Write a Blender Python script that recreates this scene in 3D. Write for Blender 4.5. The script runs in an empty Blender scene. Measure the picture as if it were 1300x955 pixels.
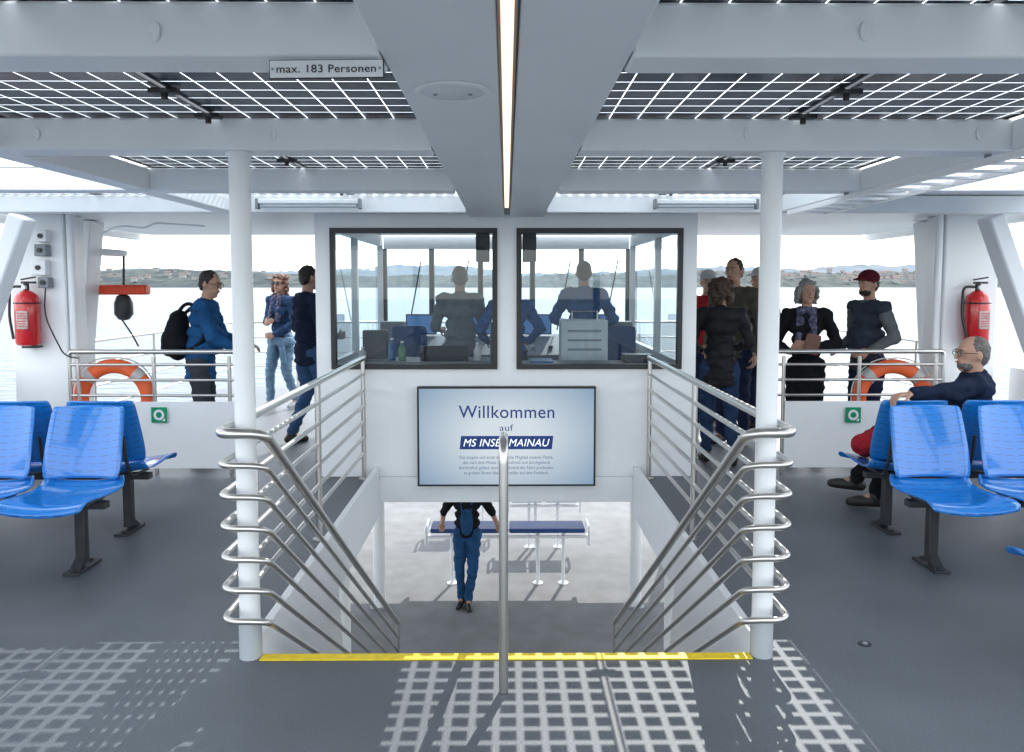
import bpy, math, random
from mathutils import Vector, Matrix, noise
R=math.radians; PI=math.pi
random.seed(7)
scn=bpy.context.scene
C=scn.collection
# ------------------------------------------------------------------ camera
TH=math.atan(.07); PS=.007; H=1.6
cam=bpy.data.cameras.new('camera'); camo=bpy.data.objects.new('camera',cam); C.objects.link(camo)
camo.location=(0,0,H); camo.rotation_euler=(PI/2-TH,0,-PS)
cam.sensor_width=36; cam.lens=36*1000/1300; cam.shift_y=-45.5/1300; cam.clip_end=20000; cam.clip_start=.05
scn.camera=camo
fw=Vector((math.sin(PS)*math.cos(TH),math.cos(PS)*math.cos(TH),-math.sin(TH)))
rt=Vector((math.cos(PS),-math.sin(PS),0)); upv=rt.cross(fw)
def P(px,py,Y):
    d=fw+rt*((px-650)/1000)+upv*((432-py)/1000)
    return Vector((0,0,H))+d*(Y/d.y)
def PX(px,Y): return P(px,400,Y).x
# ------------------------------------------------------------------ mesh helpers
class MB:
    def __init__(s): s.v=[]; s.f=[]
    def add(s,vs,fs):
        n=len(s.v); s.v+= [tuple(v) for v in vs]; s.f+=[tuple(i+n for i in f) for f in fs]; return s
    def box(s,x0,x1,y0,y1,z0,z1):
        return s.add([(x0,y0,z0),(x1,y0,z0),(x1,y1,z0),(x0,y1,z0),(x0,y0,z1),(x1,y0,z1),(x1,y1,z1),(x0,y1,z1)],
              [(0,3,2,1),(4,5,6,7),(0,1,5,4),(1,2,6,5),(2,3,7,6),(3,0,4,7)])
    def obox(s,c,size,M=None):
        m=MB(); a,b,d=[q/2 for q in size]; m.box(-a,a,-b,b,-d,d)
        M=M or Matrix.Identity(3); c=Vector(c)
        return s.add([c+M@Vector(v) for v in m.v],m.f)
    def rings(s,rs,close0=True,close1=True):
        n=len(rs[0]); vs=[v for r in rs for v in r]; fs=[]
        for i in range(len(rs)-1):
            for k in range(n):
                fs.append((i*n+k,i*n+(k+1)%n,(i+1)*n+(k+1)%n,(i+1)*n+k))
        if close0: fs.append(tuple(range(n))[::-1])
        if close1: fs.append(tuple((len(rs)-1)*n+k for k in range(n)))
        return s.add(vs,fs)
    def sweep(s,pts,r,seg=12,closed=False):
        pts=[Vector(p) for p in pts]; n=len(pts); rs=[]
        t=(pts[1]-pts[0]).normalized(); a=Vector((0,0,1)) if abs(t.z)<.9 else Vector((1,0,0))
        u=t.cross(a).normalized()
        for i,p in enumerate(pts):
            if i==0: t=(pts[1]-pts[0])
            elif i==n-1: t=pts[-1]-pts[-2]
            else: t=(pts[i+1]-p).normalized()+(p-pts[i-1]).normalized()
            t=t.normalized(); u=(u-t*u.dot(t)).normalized(); w=t.cross(u)
            rr=r[i] if isinstance(r,(list,tuple)) else r
            rs.append([p+(u*math.cos(2*PI*k/seg)+w*math.sin(2*PI*k/seg))*rr for k in range(seg)])
        return s.rings(rs)
    def cyl(s,p0,p1,r0,r1=None,seg=16): return s.sweep([p0,p1],[r0,r0 if r1 is None else r1],seg)
    def cap(s,p0,r0,p1,r1,seg=12):
        p0=Vector(p0);p1=Vector(p1); d=p1-p0
        if d.length<1e-6: d=Vector((0,0,1e-4)); p1=p0+d
        d.normalize(); a=Vector((0,0,1)) if abs(d.z)<.9 else Vector((1,0,0))
        u=d.cross(a).normalized(); w=d.cross(u); rs=[]
        for c,r,aa in ((p0,r0,(-80,-55,-28,0)),(p1,r1,(0,28,55,80))):
            for q in aa:
                q=R(q); rs.append([c+d*r*math.sin(q)+(u*math.cos(2*PI*k/seg)+w*math.sin(2*PI*k/seg))*r*math.cos(q) for k in range(seg)])
        return s.rings(rs)
    def ell(s,c,r,M=None,seg=16,n=10):
        c=Vector(c); M=M or Matrix.Identity(3); rs=[]
        for i in range(n):
            q=-PI/2+PI*(i+.35)/(n-.3)
            rs.append([c+M@Vector((r[0]*math.cos(q)*math.cos(2*PI*k/seg),r[1]*math.cos(q)*math.sin(2*PI*k/seg),r[2]*math.sin(q))) for k in range(seg)])
        return s.rings(rs)
    def lathe(s,prof,c=(0,0,0),seg=24,M=None):
        c=Vector(c); M=M or Matrix.Identity(3)
        return s.rings([[c+M@Vector((max(r,.0004)*math.cos(2*PI*k/seg),max(r,.0004)*math.sin(2*PI*k/seg),z)) for k in range(seg)] for r,z in prof])
    def prism(s,poly,ext):
        e=Vector(ext); a=[Vector(p) for p in poly]
        return s.rings([a,[p+e for p in a]])
    def torus(s,c,R0,r,M=None,seg=48,n=12,arc=(0,360),sq=1):
        c=Vector(c); M=M or Matrix.Identity(3); rs=[]; full=arc[1]-arc[0]>=360
        N=seg
        for i in range(N+(0 if full else 1)):
            a=R(arc[0]+(arc[1]-arc[0])*i/N)
            rs.append([c+M@Vector(((R0+r*math.cos(b))*math.cos(a),(R0+r*math.cos(b))*math.sin(a),r*sq*math.sin(b))) for b in [2*PI*k/n for k in range(n)]])
        if full: rs.append(rs[0]); return s.rings(rs,False,False)
        return s.rings(rs)
    def build(s,name,mat,parent=None,bevel=0,smooth=True,ang=38,seg=2):
        me=bpy.data.meshes.new(name); me.from_pydata(s.v,[],s.f); me.validate()
        import bmesh
        bm=bmesh.new(); bm.from_mesh(me); bmesh.ops.recalc_face_normals(bm,faces=bm.faces); bm.to_mesh(me); bm.free()
        return link(name,me,mat,parent,bevel,smooth,ang,seg)
def link(name,me,mat,parent=None,bevel=0,smooth=True,ang=38,seg=2):
    o=bpy.data.objects.new(name,me); C.objects.link(o)
    if mat and not len(me.materials): me.materials.append(mat)
    if smooth:
        me.polygons.foreach_set('use_smooth',[True]*len(me.polygons)); me.set_sharp_from_angle(angle=R(ang))
    if bevel:
        b=o.modifiers.new('bevel','BEVEL'); b.width=bevel; b.segments=seg; b.limit_method='ANGLE'; b.angle_limit=R(40)
    if parent:
        o.parent=parent
        if parent.type=='EMPTY': o.matrix_parent_inverse=Matrix.Translation(-parent.location) if parent.get('_w') else Matrix.Identity(4)
    return o
def tag(o,label,cat=None,group=None,kind=None):
    if label: o['label']=label
    if cat: o['category']=cat
    if group: o['group']=group
    if kind: o['kind']=kind
    return o
def thing(name,label,cat,loc=(0,0,0),group=None,local=False):
    o=bpy.data.objects.new(name,None); C.objects.link(o); o.location=loc; o.empty_display_size=.1
    if not local: o['_w']=1
    return tag(o,label,cat,group)
def copy_tree(o,parent=None):
    c=o.copy(); C.objects.link(c)
    if parent: c.parent=parent
    for ch in list(o.children): copy_tree(ch,c)
    return c
def fillet(pts,rad,n=6):
    pts=[Vector(p) for p in pts]; out=[pts[0]]
    for i in range(1,len(pts)-1):
        a,b,c=pts[i-1],pts[i],pts[i+1]; u=(a-b); w=(c-b)
        r=min(rad,u.length*.49,w.length*.49); p=b+u.normalized()*r; q=b+w.normalized()*r
        for k in range(n+1):
            t=k/n; out.append(p*(1-t)**2+b*2*t*(1-t)+q*t*t)
    out.append(pts[-1]); return out
# ------------------------------------------------------------------ materials
def mat(name,col,rough=.5,metal=0,var=.08,scale=6,bump=0,bscale=60,spec=.5,coat=0):
    m=bpy.data.materials.new(name); m.use_nodes=True; nt=m.node_tree; b=nt.nodes['Principled BSDF']
    b.inputs['Roughness'].default_value=rough; b.inputs['Metallic'].default_value=metal
    b.inputs['Specular IOR Level'].default_value=spec; b.inputs['Coat Weight'].default_value=coat
    tc=nt.nodes.new('ShaderNodeTexCoord'); n=nt.nodes.new('ShaderNodeTexNoise'); n.inputs['Scale'].default_value=scale; n.inputs['Detail'].default_value=5
    nt.links.new(tc.outputs['Object'],n.inputs['Vector'])
    r=nt.nodes.new('ShaderNodeValToRGB'); r.color_ramp.elements[0].position=.3; r.color_ramp.elements[1].position=.7
    r.color_ramp.elements[0].color=(*[c*(1-var) for c in col],1); r.color_ramp.elements[1].color=(*[min(1,c*(1+var)) for c in col],1)
    nt.links.new(n.outputs['Fac'],r.inputs['Fac']); nt.links.new(r.outputs['Color'],b.inputs['Base Color'])
    rr=nt.nodes.new('ShaderNodeMapRange'); rr.inputs['To Min'].default_value=max(0,rough-.06); rr.inputs['To Max'].default_value=min(1,rough+.08)
    nt.links.new(n.outputs['Fac'],rr.inputs['Value']); nt.links.new(rr.outputs['Result'],b.inputs['Roughness'])
    if bump:
        n2=nt.nodes.new('ShaderNodeTexNoise'); n2.inputs['Scale'].default_value=bscale; n2.inputs['Detail'].default_value=3
        nt.links.new(tc.outputs['Object'],n2.inputs['Vector']); bp=nt.nodes.new('ShaderNodeBump'); bp.inputs['Strength'].default_value=bump; bp.inputs['Distance'].default_value=.01
        nt.links.new(n2.outputs['Fac'],bp.inputs['Height']); nt.links.new(bp.outputs['Normal'],b.inputs['Normal'])
    return m
def emis(name,col,st):
    m=bpy.data.materials.new(name); m.use_nodes=True; b=m.node_tree.nodes['Principled BSDF']
    b.inputs['Base Color'].default_value=(*col,1); b.inputs['Emission Color'].default_value=(*col,1); b.inputs['Emission Strength'].default_value=st
    return m
WHITE=mat('white_paint',(.86,.87,.875),.35,var=.025,scale=2,bump=.03,bscale=9)
WHITE2=mat('white_beam_paint',(.87,.885,.895),.38,var=.03,scale=1.5,bump=.04,bscale=7)
GREYP=mat('central_beam_paint',(.84,.86,.88),.42,var=.03,scale=2,bump=.02,bscale=12)
STEEL=mat('brushed_steel',(.60,.58,.55),.30,1,var=.03,scale=3)
BLACK=mat('black_plastic',(.012,.013,.015),.4,var=.1)
DKGREY=mat('dark_grey_metal',(.035,.038,.043),.45,var=.15,scale=20)
GREY=mat('mid_grey',(.25,.27,.29),.5)
def seatmat():
    m=mat('blue_seat_paint',(.012,.20,.62),.2,var=.05,scale=4,coat=.6); nt=m.node_tree; b=nt.nodes['Principled BSDF']
    tc=[n for n in nt.nodes if n.type=='TEX_COORD'][0]; sp=nt.nodes.new('ShaderNodeSeparateXYZ'); nt.links.new(tc.outputs['Object'],sp.inputs[0])
    def mt(op,*a):
        n=nt.nodes.new('ShaderNodeMath'); n.operation=op
        for i,q in enumerate(a):
            if isinstance(q,(int,float)): n.inputs[i].default_value=q
            else: nt.links.new(q,n.inputs[i])
        return n.outputs[0]
    def fr(c,p): return mt('ABSOLUTE',mt('SUBTRACT',mt('FRACT',mt('DIVIDE',mt('ADD',c,10*p),p)),.5))
    vert=mt('ADD',sp.outputs[2],mt('MULTIPLY',sp.outputs[1],1.0))
    sl=mt('MULTIPLY',mt('LESS_THAN',fr(vert,.05),.045),mt('LESS_THAN',fr(sp.outputs[0],.0743),.33))
    src=b.inputs['Base Color'].links[0].from_socket
    mx=nt.nodes.new('ShaderNodeMix'); mx.data_type='RGBA'; nt.links.new(sl,mx.inputs['Factor']); nt.links.new(src,mx.inputs['A']); mx.inputs['B'].default_value=(.004,.07,.24,1)
    nt.links.new(mx.outputs['Result'],b.inputs['Base Color']); return m
BLUE=seatmat()
NAVYC=mat('navy_cushion',(.02,.06,.22),.6,bump=.1)
RED=mat('red_enamel',(.60,.012,.015),.25,coat=.5)
ORANGE=mat('lifebuoy_orange',(.85,.13,.03),.5,var=.08,bump=.1,bscale=120)
ORANGE2=mat('hoist_orange',(.75,.07,.02),.45)
BAND=mat('reflective_band',(.45,.44,.43),.35)
YEL=mat('yellow_marking',(.85,.62,.02),.5,var=.12,scale=30)
GREEN=mat('sign_green',(.0,.28,.12),.4)
PURE=mat('sign_white',(.82,.83,.84),.4,var=.01)
LOWER=mat('lower_deck_coating',(.215,.22,.225),.8,var=.12,scale=3.5,bump=.15,bscale=50,spec=.06)
LED=emis('led_diffuser',(1,.74,.52),1.9)
def deckmat():
    m=mat('deck_coating',(.108,.122,.136),.48,var=.22,scale=1.1,bump=.25,bscale=160,spec=.4)
    nt=m.node_tree; b=nt.nodes['Principled BSDF']; tc=[n for n in nt.nodes if n.type=='TEX_COORD'][0]
    n=nt.nodes.new('ShaderNodeTexNoise'); n.inputs['Scale'].default_value=220; nt.links.new(tc.outputs['Object'],n.inputs['Vector'])
    mr=nt.nodes.new('ShaderNodeMapRange'); mr.inputs['From Min'].default_value=.35; mr.inputs['From Max'].default_value=.7; mr.inputs['To Min'].default_value=.75; mr.inputs['To Max'].default_value=1.35
    nt.links.new(n.outputs['Fac'],mr.inputs['Value'])
    src=b.inputs['Base Color'].links[0].from_socket
    mx=nt.nodes.new('ShaderNodeVectorMath'); mx.operation='SCALE'; nt.links.new(src,mx.inputs[0]); nt.links.new(mr.outputs['Result'],mx.inputs['Scale'])
    nt.links.new(mx.outputs['Vector'],b.inputs['Base Color']); return m
DECK=deckmat()
def solarmat(name,gx,gy,trl,pitch):
    m=bpy.data.materials.new(name); m.use_nodes=True; nt=m.node_tree; b=nt.nodes['Principled BSDF']; out=nt.nodes['Material Output']
    L=nt.links.new
    b.inputs['Roughness'].default_value=.25; b.inputs['Specular IOR Level'].default_value=.3
    tc=nt.nodes.new('ShaderNodeTexCoord'); sp=nt.nodes.new('ShaderNodeSeparateXYZ'); L(tc.outputs['Object'],sp.inputs[0])
    def mth(op,a,bv=None,cv=None):
        n=nt.nodes.new('ShaderNodeMath'); n.operation=op
        for i,q in enumerate((a,bv,cv)):
            if q is None: continue
            if isinstance(q,(int,float)): n.inputs[i].default_value=q
            else: L(q,n.inputs[i])
        return n.outputs[0]
    def line(c,pitch,w):
        f=mth('FRACT',mth('DIVIDE',mth('ADD',c,10*pitch),pitch)); a=mth('ABSOLUTE',mth('SUBTRACT',f,.5)); return mth('GREATER_THAN',a,.5-w/pitch/2)
    g=mth('MAXIMUM',line(sp.outputs[0],pitch,gx),line(sp.outputs[1],pitch,gy))
    b.inputs['Base Color'].default_value=(.050,.066,.088,1)
    tr=nt.nodes.new('ShaderNodeBsdfTransparent'); tr.inputs[0].default_value=(.93,.97,1,1)
    tl=nt.nodes.new('ShaderNodeBsdfTranslucent'); tl.inputs[0].default_value=(.9,.95,1,1)
    mx=nt.nodes.new('ShaderNodeMixShader'); mx.inputs[0].default_value=trl; L(tr.outputs[0],mx.inputs[1]); L(tl.outputs[0],mx.inputs[2])
    m2=nt.nodes.new('ShaderNodeMixShader'); L(g,m2.inputs[0]); L(b.outputs[0],m2.inputs[1]); L(mx.outputs[0],m2.inputs[2]); L(m2.outputs[0],out.inputs[0])
    return m
SOLAR=solarmat('solar_glass',.004,.004,.6,.118)
SOLAR4=solarmat('solar_glass_open',.027,.027,.0,.088)  # farthest bay: cell gaps widened and cleared to brighten the sun pattern on the floor
def glassmat(name,tint,k,ior=1.5):
    m=bpy.data.materials.new(name); m.use_nodes=True; nt=m.node_tree; out=nt.nodes['Material Output']; nt.nodes.remove(nt.nodes['Principled BSDF'])
    tr=nt.nodes.new('ShaderNodeBsdfTransparent'); tr.inputs[0].default_value=(*tint,1)
    gl=nt.nodes.new('ShaderNodeBsdfGlossy'); gl.inputs['Roughness'].default_value=.01; gl.inputs['Color'].default_value=(.9,.95,1,1)
    fr=nt.nodes.new('ShaderNodeFresnel'); fr.inputs[0].default_value=ior
    mu=nt.nodes.new('ShaderNodeMath'); mu.operation='MULTIPLY'; mu.inputs[1].default_value=k; nt.links.new(fr.outputs[0],mu.inputs[0])
    mx=nt.nodes.new('ShaderNodeMixShader'); nt.links.new(mu.outputs[0],mx.inputs[0]); nt.links.new(tr.outputs[0],mx.inputs[1]); nt.links.new(gl.outputs[0],mx.inputs[2]); nt.links.new(mx.outputs[0],out.inputs[0])
    return m
GLASS=glassmat('window_glass',(.80,.87,.90),1.0)
GLASS2=glassmat('clear_glass',(.84,.91,.93),.6)
# ------------------------------------------------------------------ world
w=bpy.data.worlds.new('World'); scn.world=w; w.use_nodes=True; nt=w.node_tree; bg=nt.nodes['Background']
sk=nt.nodes.new('ShaderNodeTexSky'); sk.sky_type='NISHITA'; sk.sun_disc=False
SD=Vector((.8,2.62,2.33)).normalized()
el=math.asin(SD.z); az=math.atan2(SD.x,SD.y)
sk.sun_elevation=el; sk.sun_rotation=az; sk.air_density=1.0; sk.dust_density=.6; sk.ozone_density=1.5
hz_=nt.nodes.new('ShaderNodeVectorMath'); hz_.operation='ADD'; nt.links.new(sk.outputs[0],hz_.inputs[0]); hz_.inputs[1].default_value=(15.6,16.1,16.3)
nt.links.new(hz_.outputs[0],bg.inputs[0]); bg.inputs[1].default_value=.15
sl=bpy.data.lights.new('sun','SUN'); sl.energy=5; sl.angle=R(.2); sl.color=(1,.96,.90)
so=bpy.data.objects.new('sun',sl); C.objects.link(so); so.rotation_euler=SD.to_track_quat('Z','Y').to_euler(); so.location=(5,10,20)
scn.view_settings.view_transform='Standard'; scn.view_settings.look='None'; scn.view_settings.exposure=0
# ------------------------------------------------------------------ setting: lake, far shore
WZ=-4.0
def watermat():
    m=bpy.data.materials.new('lake_water'); m.use_nodes=True; nt=m.node_tree; b=nt.nodes['Principled BSDF']
    b.inputs['Base Color'].default_value=(.125,.15,.168,1); b.inputs['Roughness'].default_value=.35; b.inputs['Specular IOR Level'].default_value=.10
    tc=nt.nodes.new('ShaderNodeTexCoord'); mp=nt.nodes.new('ShaderNodeMapping'); mp.inputs['Scale'].default_value=(.5,1.0,1); nt.links.new(tc.outputs['Object'],mp.inputs[0])
    n=nt.nodes.new('ShaderNodeTexNoise'); n.inputs['Scale'].default_value=.9; n.inputs['Detail'].default_value=6; nt.links.new(mp.outputs[0],n.inputs['Vector'])
    bp=nt.nodes.new('ShaderNodeBump'); bp.inputs['Strength'].default_value=.9; bp.inputs['Distance'].default_value=.5
    nt.links.new(n.outputs['Fac'],bp.inputs['Height']); nt.links.new(bp.outputs['Normal'],b.inputs['Normal']); return m
MB().add([(-9000,-300,WZ),(9000,-300,WZ),(9000,9000,WZ),(-9000,9000,WZ)],[(0,1,2,3)]).build('water',watermat(),smooth=False)['kind']='structure'
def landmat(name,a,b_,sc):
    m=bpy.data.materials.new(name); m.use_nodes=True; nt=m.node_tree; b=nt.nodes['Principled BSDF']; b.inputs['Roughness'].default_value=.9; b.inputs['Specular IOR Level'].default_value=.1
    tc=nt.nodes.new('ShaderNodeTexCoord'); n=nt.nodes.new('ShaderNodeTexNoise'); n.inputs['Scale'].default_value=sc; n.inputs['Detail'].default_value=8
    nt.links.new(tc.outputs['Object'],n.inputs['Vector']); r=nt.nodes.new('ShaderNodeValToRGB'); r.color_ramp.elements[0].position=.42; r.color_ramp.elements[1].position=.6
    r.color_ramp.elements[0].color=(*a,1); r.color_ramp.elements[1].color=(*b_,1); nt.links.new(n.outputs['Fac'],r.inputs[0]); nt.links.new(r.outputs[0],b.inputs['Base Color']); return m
def hill(name,y0,y1,ht,dx,nx,ny,rough,seed,m):
    vs=[];fs=[]
    for j in range(ny):
        for i in range(nx):
            x=(i-nx/2)*dx; t=j/(ny-1); y=y0+(y1-y0)*t
            e=min(1,t*1.6)**.8
            z=WZ-.5+ht*e*(.62+.5*noise.noise(Vector((x*.0016,seed,t))))+(rough*abs(noise.noise(Vector((x*.05,y*.05,seed))))*2 if j>0 else 0)+(rough*noise.noise(Vector((x*.012,y*.02,seed+4))) if j>0 else 0)
            vs.append((x,y,z))
    for j in range(ny-1):
        for i in range(nx-1): fs.append((j*nx+i,j*nx+i+1,(j+1)*nx+i+1,(j+1)*nx+i))
    o=MB().add(vs,fs).build(name,m,smooth=False); o['kind']='structure'; return vs
nx_=420
hv=hill('hills',1650,2500,46,9,nx_,22,7,3.1,landmat('far_shore_hazed_green',(.042,.055,.060),(.075,.088,.084),.014))  # aerial haze is mixed into these shore greens
hill('far_hills',4200,6000,165,30,300,10,14,9.7,landmat('hazy_ridge',(.11,.14,.17),(.135,.165,.195),.002))  # pale blue distance haze is put into the ridge colour
def hz(x,y):
    i=int(round(x/9+nx_/2)); j=int(round((y-1650)/850*21)); return hv[max(0,min(21,j))*nx_+max(0,min(nx_-1,i))][2]
HW=mat('house_render',(.28,.28,.27),.8); HR=mat('house_roof_tiles',(.13,.09,.08),.8)
h0=thing('house','small pale far shore house with brownish gabled roof','house',(0,0,0),'houses of the village across the lake',True)
MB().box(-6,6,-5,5,-3,6).build('wall',HW,h0,smooth=False)
MB().prism([(-6.8,-5.8,5.6),(-6.8,5.8,5.6),(-6.8,0,8.6)],(13.6,0,0)).build('roof',HR,h0,smooth=False)
first=True
for k in range(110):
    if k<62: px=random.uniform(1065,1195)
    elif k<80: px=random.uniform(985,1060)
    else: px=random.uniform(95,400)
    y=random.uniform(1680,2150); x=PX(px,y)
    o=h0 if first else copy_tree(h0); first=False
    o.location=(x,y,hz(x,y)+3); o.rotation_euler=(0,0,random.uniform(-.6,.6)); q=random.uniform(.6,1.15); o.scale=(q,q,q)
bp_=P(1233,431,82); bx,by=bp_.x,82
t=thing('sailing_boat','small sailing boat with white sail on the lake beyond the right fire extinguisher','sailing boat',(bx,by,WZ))
MB().rings([[Vector((bx+a*s,by+b*s,WZ+zz)) for a,b in [(-2.8,-.05),(-1.2,-.8),(1.5,-.85),(2.4,-.5),(2.4,.5),(1.5,.85),(-1.2,.8),(-2.8,.05)]] for s,zz in ((.8,-.1),(1,.6))]).build('hull',PURE,t)
MB().cyl((bx-.4,by,WZ+.5),(bx-.4,by,WZ+6.4),.05,.03).build('mast',GREY,t)
MB().prism([(bx-.35,by,WZ+1.0),(bx+1.9,by+.1,WZ+1.05),(bx+.4,by,WZ+4.2),(bx-.35,by,WZ+6.2)],(0,.03,0)).build('sail',PURE,t)
MB().prism([(bx-.45,by,WZ+5.4),(bx-2.6,by,WZ+.9),(bx-.5,by,WZ+1.0)],(0,.03,0)).build('jib',PURE,t)
# ------------------------------------------------------------------ decks
SX=1.06; SY0=3.3; SY1=6.5; LZ=-2.5; DX=4.4
m=MB()
m.box(-DX,DX,-4,SY0,-.03,0).box(-DX,-SX-.04,SY0,SY1,-.03,0).box(SX+.04,DX,SY0,SY1,-.03,0).box(-DX,DX,SY1,12.5,-.03,0)
m.build('deck',DECK,smooth=False)['kind']='structure'
m=MB()
m.box(-DX,DX,-4,SY0,-.2,-.033).box(-DX,-SX-.04,SY0,SY1,-.2,-.033).box(SX+.04,DX,SY0,SY1,-.2,-.033).box(-DX,DX,SY1,12.5,-.2,-.033)
m.build('ceiling',WHITE,smooth=False)['kind']='structure'
MB().box(-4.6,4.6,-4,17.5,LZ-.2,LZ).build('lower_deck',LOWER,smooth=False)['kind']='structure'
t=thing('hull','white ferry hull sides around the lower deck','hull',(0,6,WZ))
MB().prism([(-4.6,-4,WZ-.6),(-4.6,16,WZ-.6),(-1.5,19.5,WZ-.6),(1.5,19.5,WZ-.6),(4.6,16,WZ-.6),(4.6,-4,WZ-.6)],(0,0,1.25)).build('body',WHITE,t)
for s in (-1,1):
    MB().box(s*4.6-.04,s*4.6+.04,-4,17.5,LZ,LZ+.95).build('bulwark',WHITE,t)
MB().box(-4.5,4.5,17.4,17.5,LZ,LZ+.95).build('bulwark',WHITE,t)
t=thing('stairwell_edge','white steel coaming around the stair opening','coaming',(0,5,-.2))
for s in (-1,1):
    a,b=sorted((s*SX,s*(SX+.04))); MB().box(a,b,SY0+.003,SY1-.008,-.32,.09).build('side_plate',WHITE,t,bevel=.004)
MB().box(-SX,SX,SY0-.03,SY0-.002,-.3,-.204).build('front_plate',WHITE,t)
t=thing('stairwell_wall','white sheet wall closing the stair sides below deck','wall',(0,4,LZ))
for s in (-1,1):
    a,b=sorted((s*(SX+.045),s*(SX+.08))); MB().prism([(a,SY0,-.33),(a,SY0,LZ),(a,5.6,LZ),(a,5.05,-.33)],(b-a,0,0)).build('wall_panel',WHITE,t)
tag(MB().box(-1.055,1.055,3.262,3.318,.001,.006).build('edge_marking',YEL,bevel=.001),'yellow strip painted along the top edge of the stairs','marking')
t=thing('staircase','steel staircase going down from the yellow strip to the lower deck','staircase',(0,3.4,LZ))
NS=14; rise=2.5/NS; go=3.55/NS
for i in range(1,NS):
    MB().box(-1.0,1.0,3.33+(i-1)*go,3.33+i*go+.02,-i*rise-.035,-i*rise).build('step',GREY,t,bevel=.003)
for s in (-1,1):
    a,b=sorted((s*1.005,s*1.045)); MB().prism([(a,3.31,-.02),(a,3.31,-.36),(a,6.55,LZ),(a,6.95,LZ),(a,6.95,LZ+.2)],(b-a,0,0)).build('stringer',WHITE,t)
zs=[1.0,.868,.738,.608,.478,.348,.218]
for s in (-1,1):
    side='left' if s<0 else 'right'
    t=thing('stair_railing',f'curved steel railing of parallel tubes wrapping the {side} pillar and running down the stairs','railing',(s*1.1,3.3,0),'railings either side of the stairs')
    for i,z in enumerate(zs):
        r=.0215 if i==0 else .0135
        path=[(s*1.175,6.47,z),(s*1.175,3.16,z),(s*.98,3.16,z),(s*.98,6.92,z-3.76*.65)]
        MB().sweep(fillet(path,.075,8),r,14).build('handrail' if i==0 else 'rail',STEEL,t)
    for y in (4.87,6.42):
        MB().cyl((s*1.175,y,0),(s*1.175,y,1.0),.019).lathe([(.045,0),(.045,.008),(.02,.01)],(s*1.175,y,.001)).build('post',STEEL,t)
    for y in (6.9,):
        zz=1.0-(y-3.16)*.65
        MB().cyl((s*.98,y,zz-1.06),(s*.98,y,zz),.018).build('post',STEEL,t)
t=thing('centre_handrail','single steel handrail rising at the middle of the stairs','handrail',(0,3,0))
MB().sweep(fillet([(-.012,3.0,.002),(-.012,3.0,1.0),(-.012,3.22,.985),(-.012,6.9,-1.54),(-.012,6.9,LZ)],.09,8),.0185,18).build('tube',STEEL,t)
SLV=mat('sleeve_grey',(.42,.45,.47),.4)
for s in (-1,1):
    x=s*1.105
    t=thing('pillar',f"round white steel pillar at the {'left' if s<0 else 'right'} side of the stairs",'pillar',(x,3.31,0),'pillars beside the stairs')
    MB().cyl((x,3.31,.16),(x,3.31,2.14),.0435,seg=32).build('shaft',WHITE,t)
    MB().cyl((x,3.31,0),(x,3.31,.16),.048,seg=32).build('base_sleeve',SLV,t)
    MB().lathe([(.0445,0),(.050,.008),(.056,.022)],(x,3.31,2.122),32).build('collar',WHITE,t)
for i,(x,y) in enumerate([(-1.62,9.8),(1.64,9.8),(-1.62,7.6),(1.64,7.6),(-2.6,12.2),(2.6,12.2)]):
    t=thing('deck_pillar',f"white pillar on the lower deck, {['left','right'][i%2]} one of the {['middle','nearest','farthest'][i//2]} pair",'pillar',(x,y,LZ))
    MB().cyl((x,y,LZ),(x,y,-.2),.075,seg=24).build('shaft',WHITE,t)
    MB().lathe([(.12,0),(.12,.015),(.08,.02)],(x,y,LZ)).build('base_plate',GREY,t)
# ------------------------------------------------------------------ roof
ZB=2.145; ZT=2.275; ZP=2.284
t=thing('roof_frame','white steel roof frame of cross beams and girders over the deck','roof frame',(0,4,ZB))
for bi,y in enumerate((.56,1.93,3.25,4.62,6.0)):
    for s in (-1,1):
        a,b=sorted((s*.305,s*4.34))
        MB().box(a,b,y,y+.15,ZB,ZT).build('cross_beam',WHITE2,t,bevel=.008)
    if bi in (1,2):
        for px,py in ((197,40),(798,40),(1098,40),(498,40)) if bi==1 else ((47,170),(347,170),(948,170),(1243,170)):
            q=P(px,py,y-.003)
            o=MB().lathe([(.012,0),(.0115,.004),(.009,.005)],(0,0,0)).build('oval_plug',WHITE,t)
            o.matrix_parent_inverse=Matrix.Identity(4); o.location=(q.x,q.y-4,q.z-ZB); o.rotation_euler=(PI/2,0,0); o.scale=(1,2.0,1)
for s in (-1,1):
    for y0,y1 in ((3.402,4.618),(4.772,5.998),(2.082,3.248)):
        a,b=sorted((s*2.06,s*2.2)); MB().box(a,b,y0,y1,ZB+.004,ZT-.004).build('girder',WHITE2,t,bevel=.006)
    a,b=sorted((s*4.35,s*4.48)); MB().box(a,b,-1,9.6,ZB-.004,ZT+.1).build('edge_girder',WHITE2,t)
    for y0,y1 in ((2.09,3.24),(3.41,4.61)):
        d=Vector((s*2.0,y1-y0,0)); c=Vector((s*3.25,(y0+y1)/2,ZT-.03)); M=Matrix.Rotation(math.atan2(d.y,d.x),3,'Z')
        MB().obox(c,(d.length*.98,.05,.05),M).build('diagonal_strut',WHITE2,t)
LATTICEW=mat('sunlight_white',(.92,.92,.92),.3,var=.01)
t2=thing('sunlight_lattice','added white bars shaped like sunlight in a lattice beneath the right roof girder','sunlight lattice',(2.12,3.6,2.1))  # added bars standing in for sunlight that falls as a lattice on the girder
for x in (1.99,2.25): MB().box(x-.008,x+.008,2.3,5.6,2.095,2.125).build('lattice_side',LATTICEW,t2)
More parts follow.
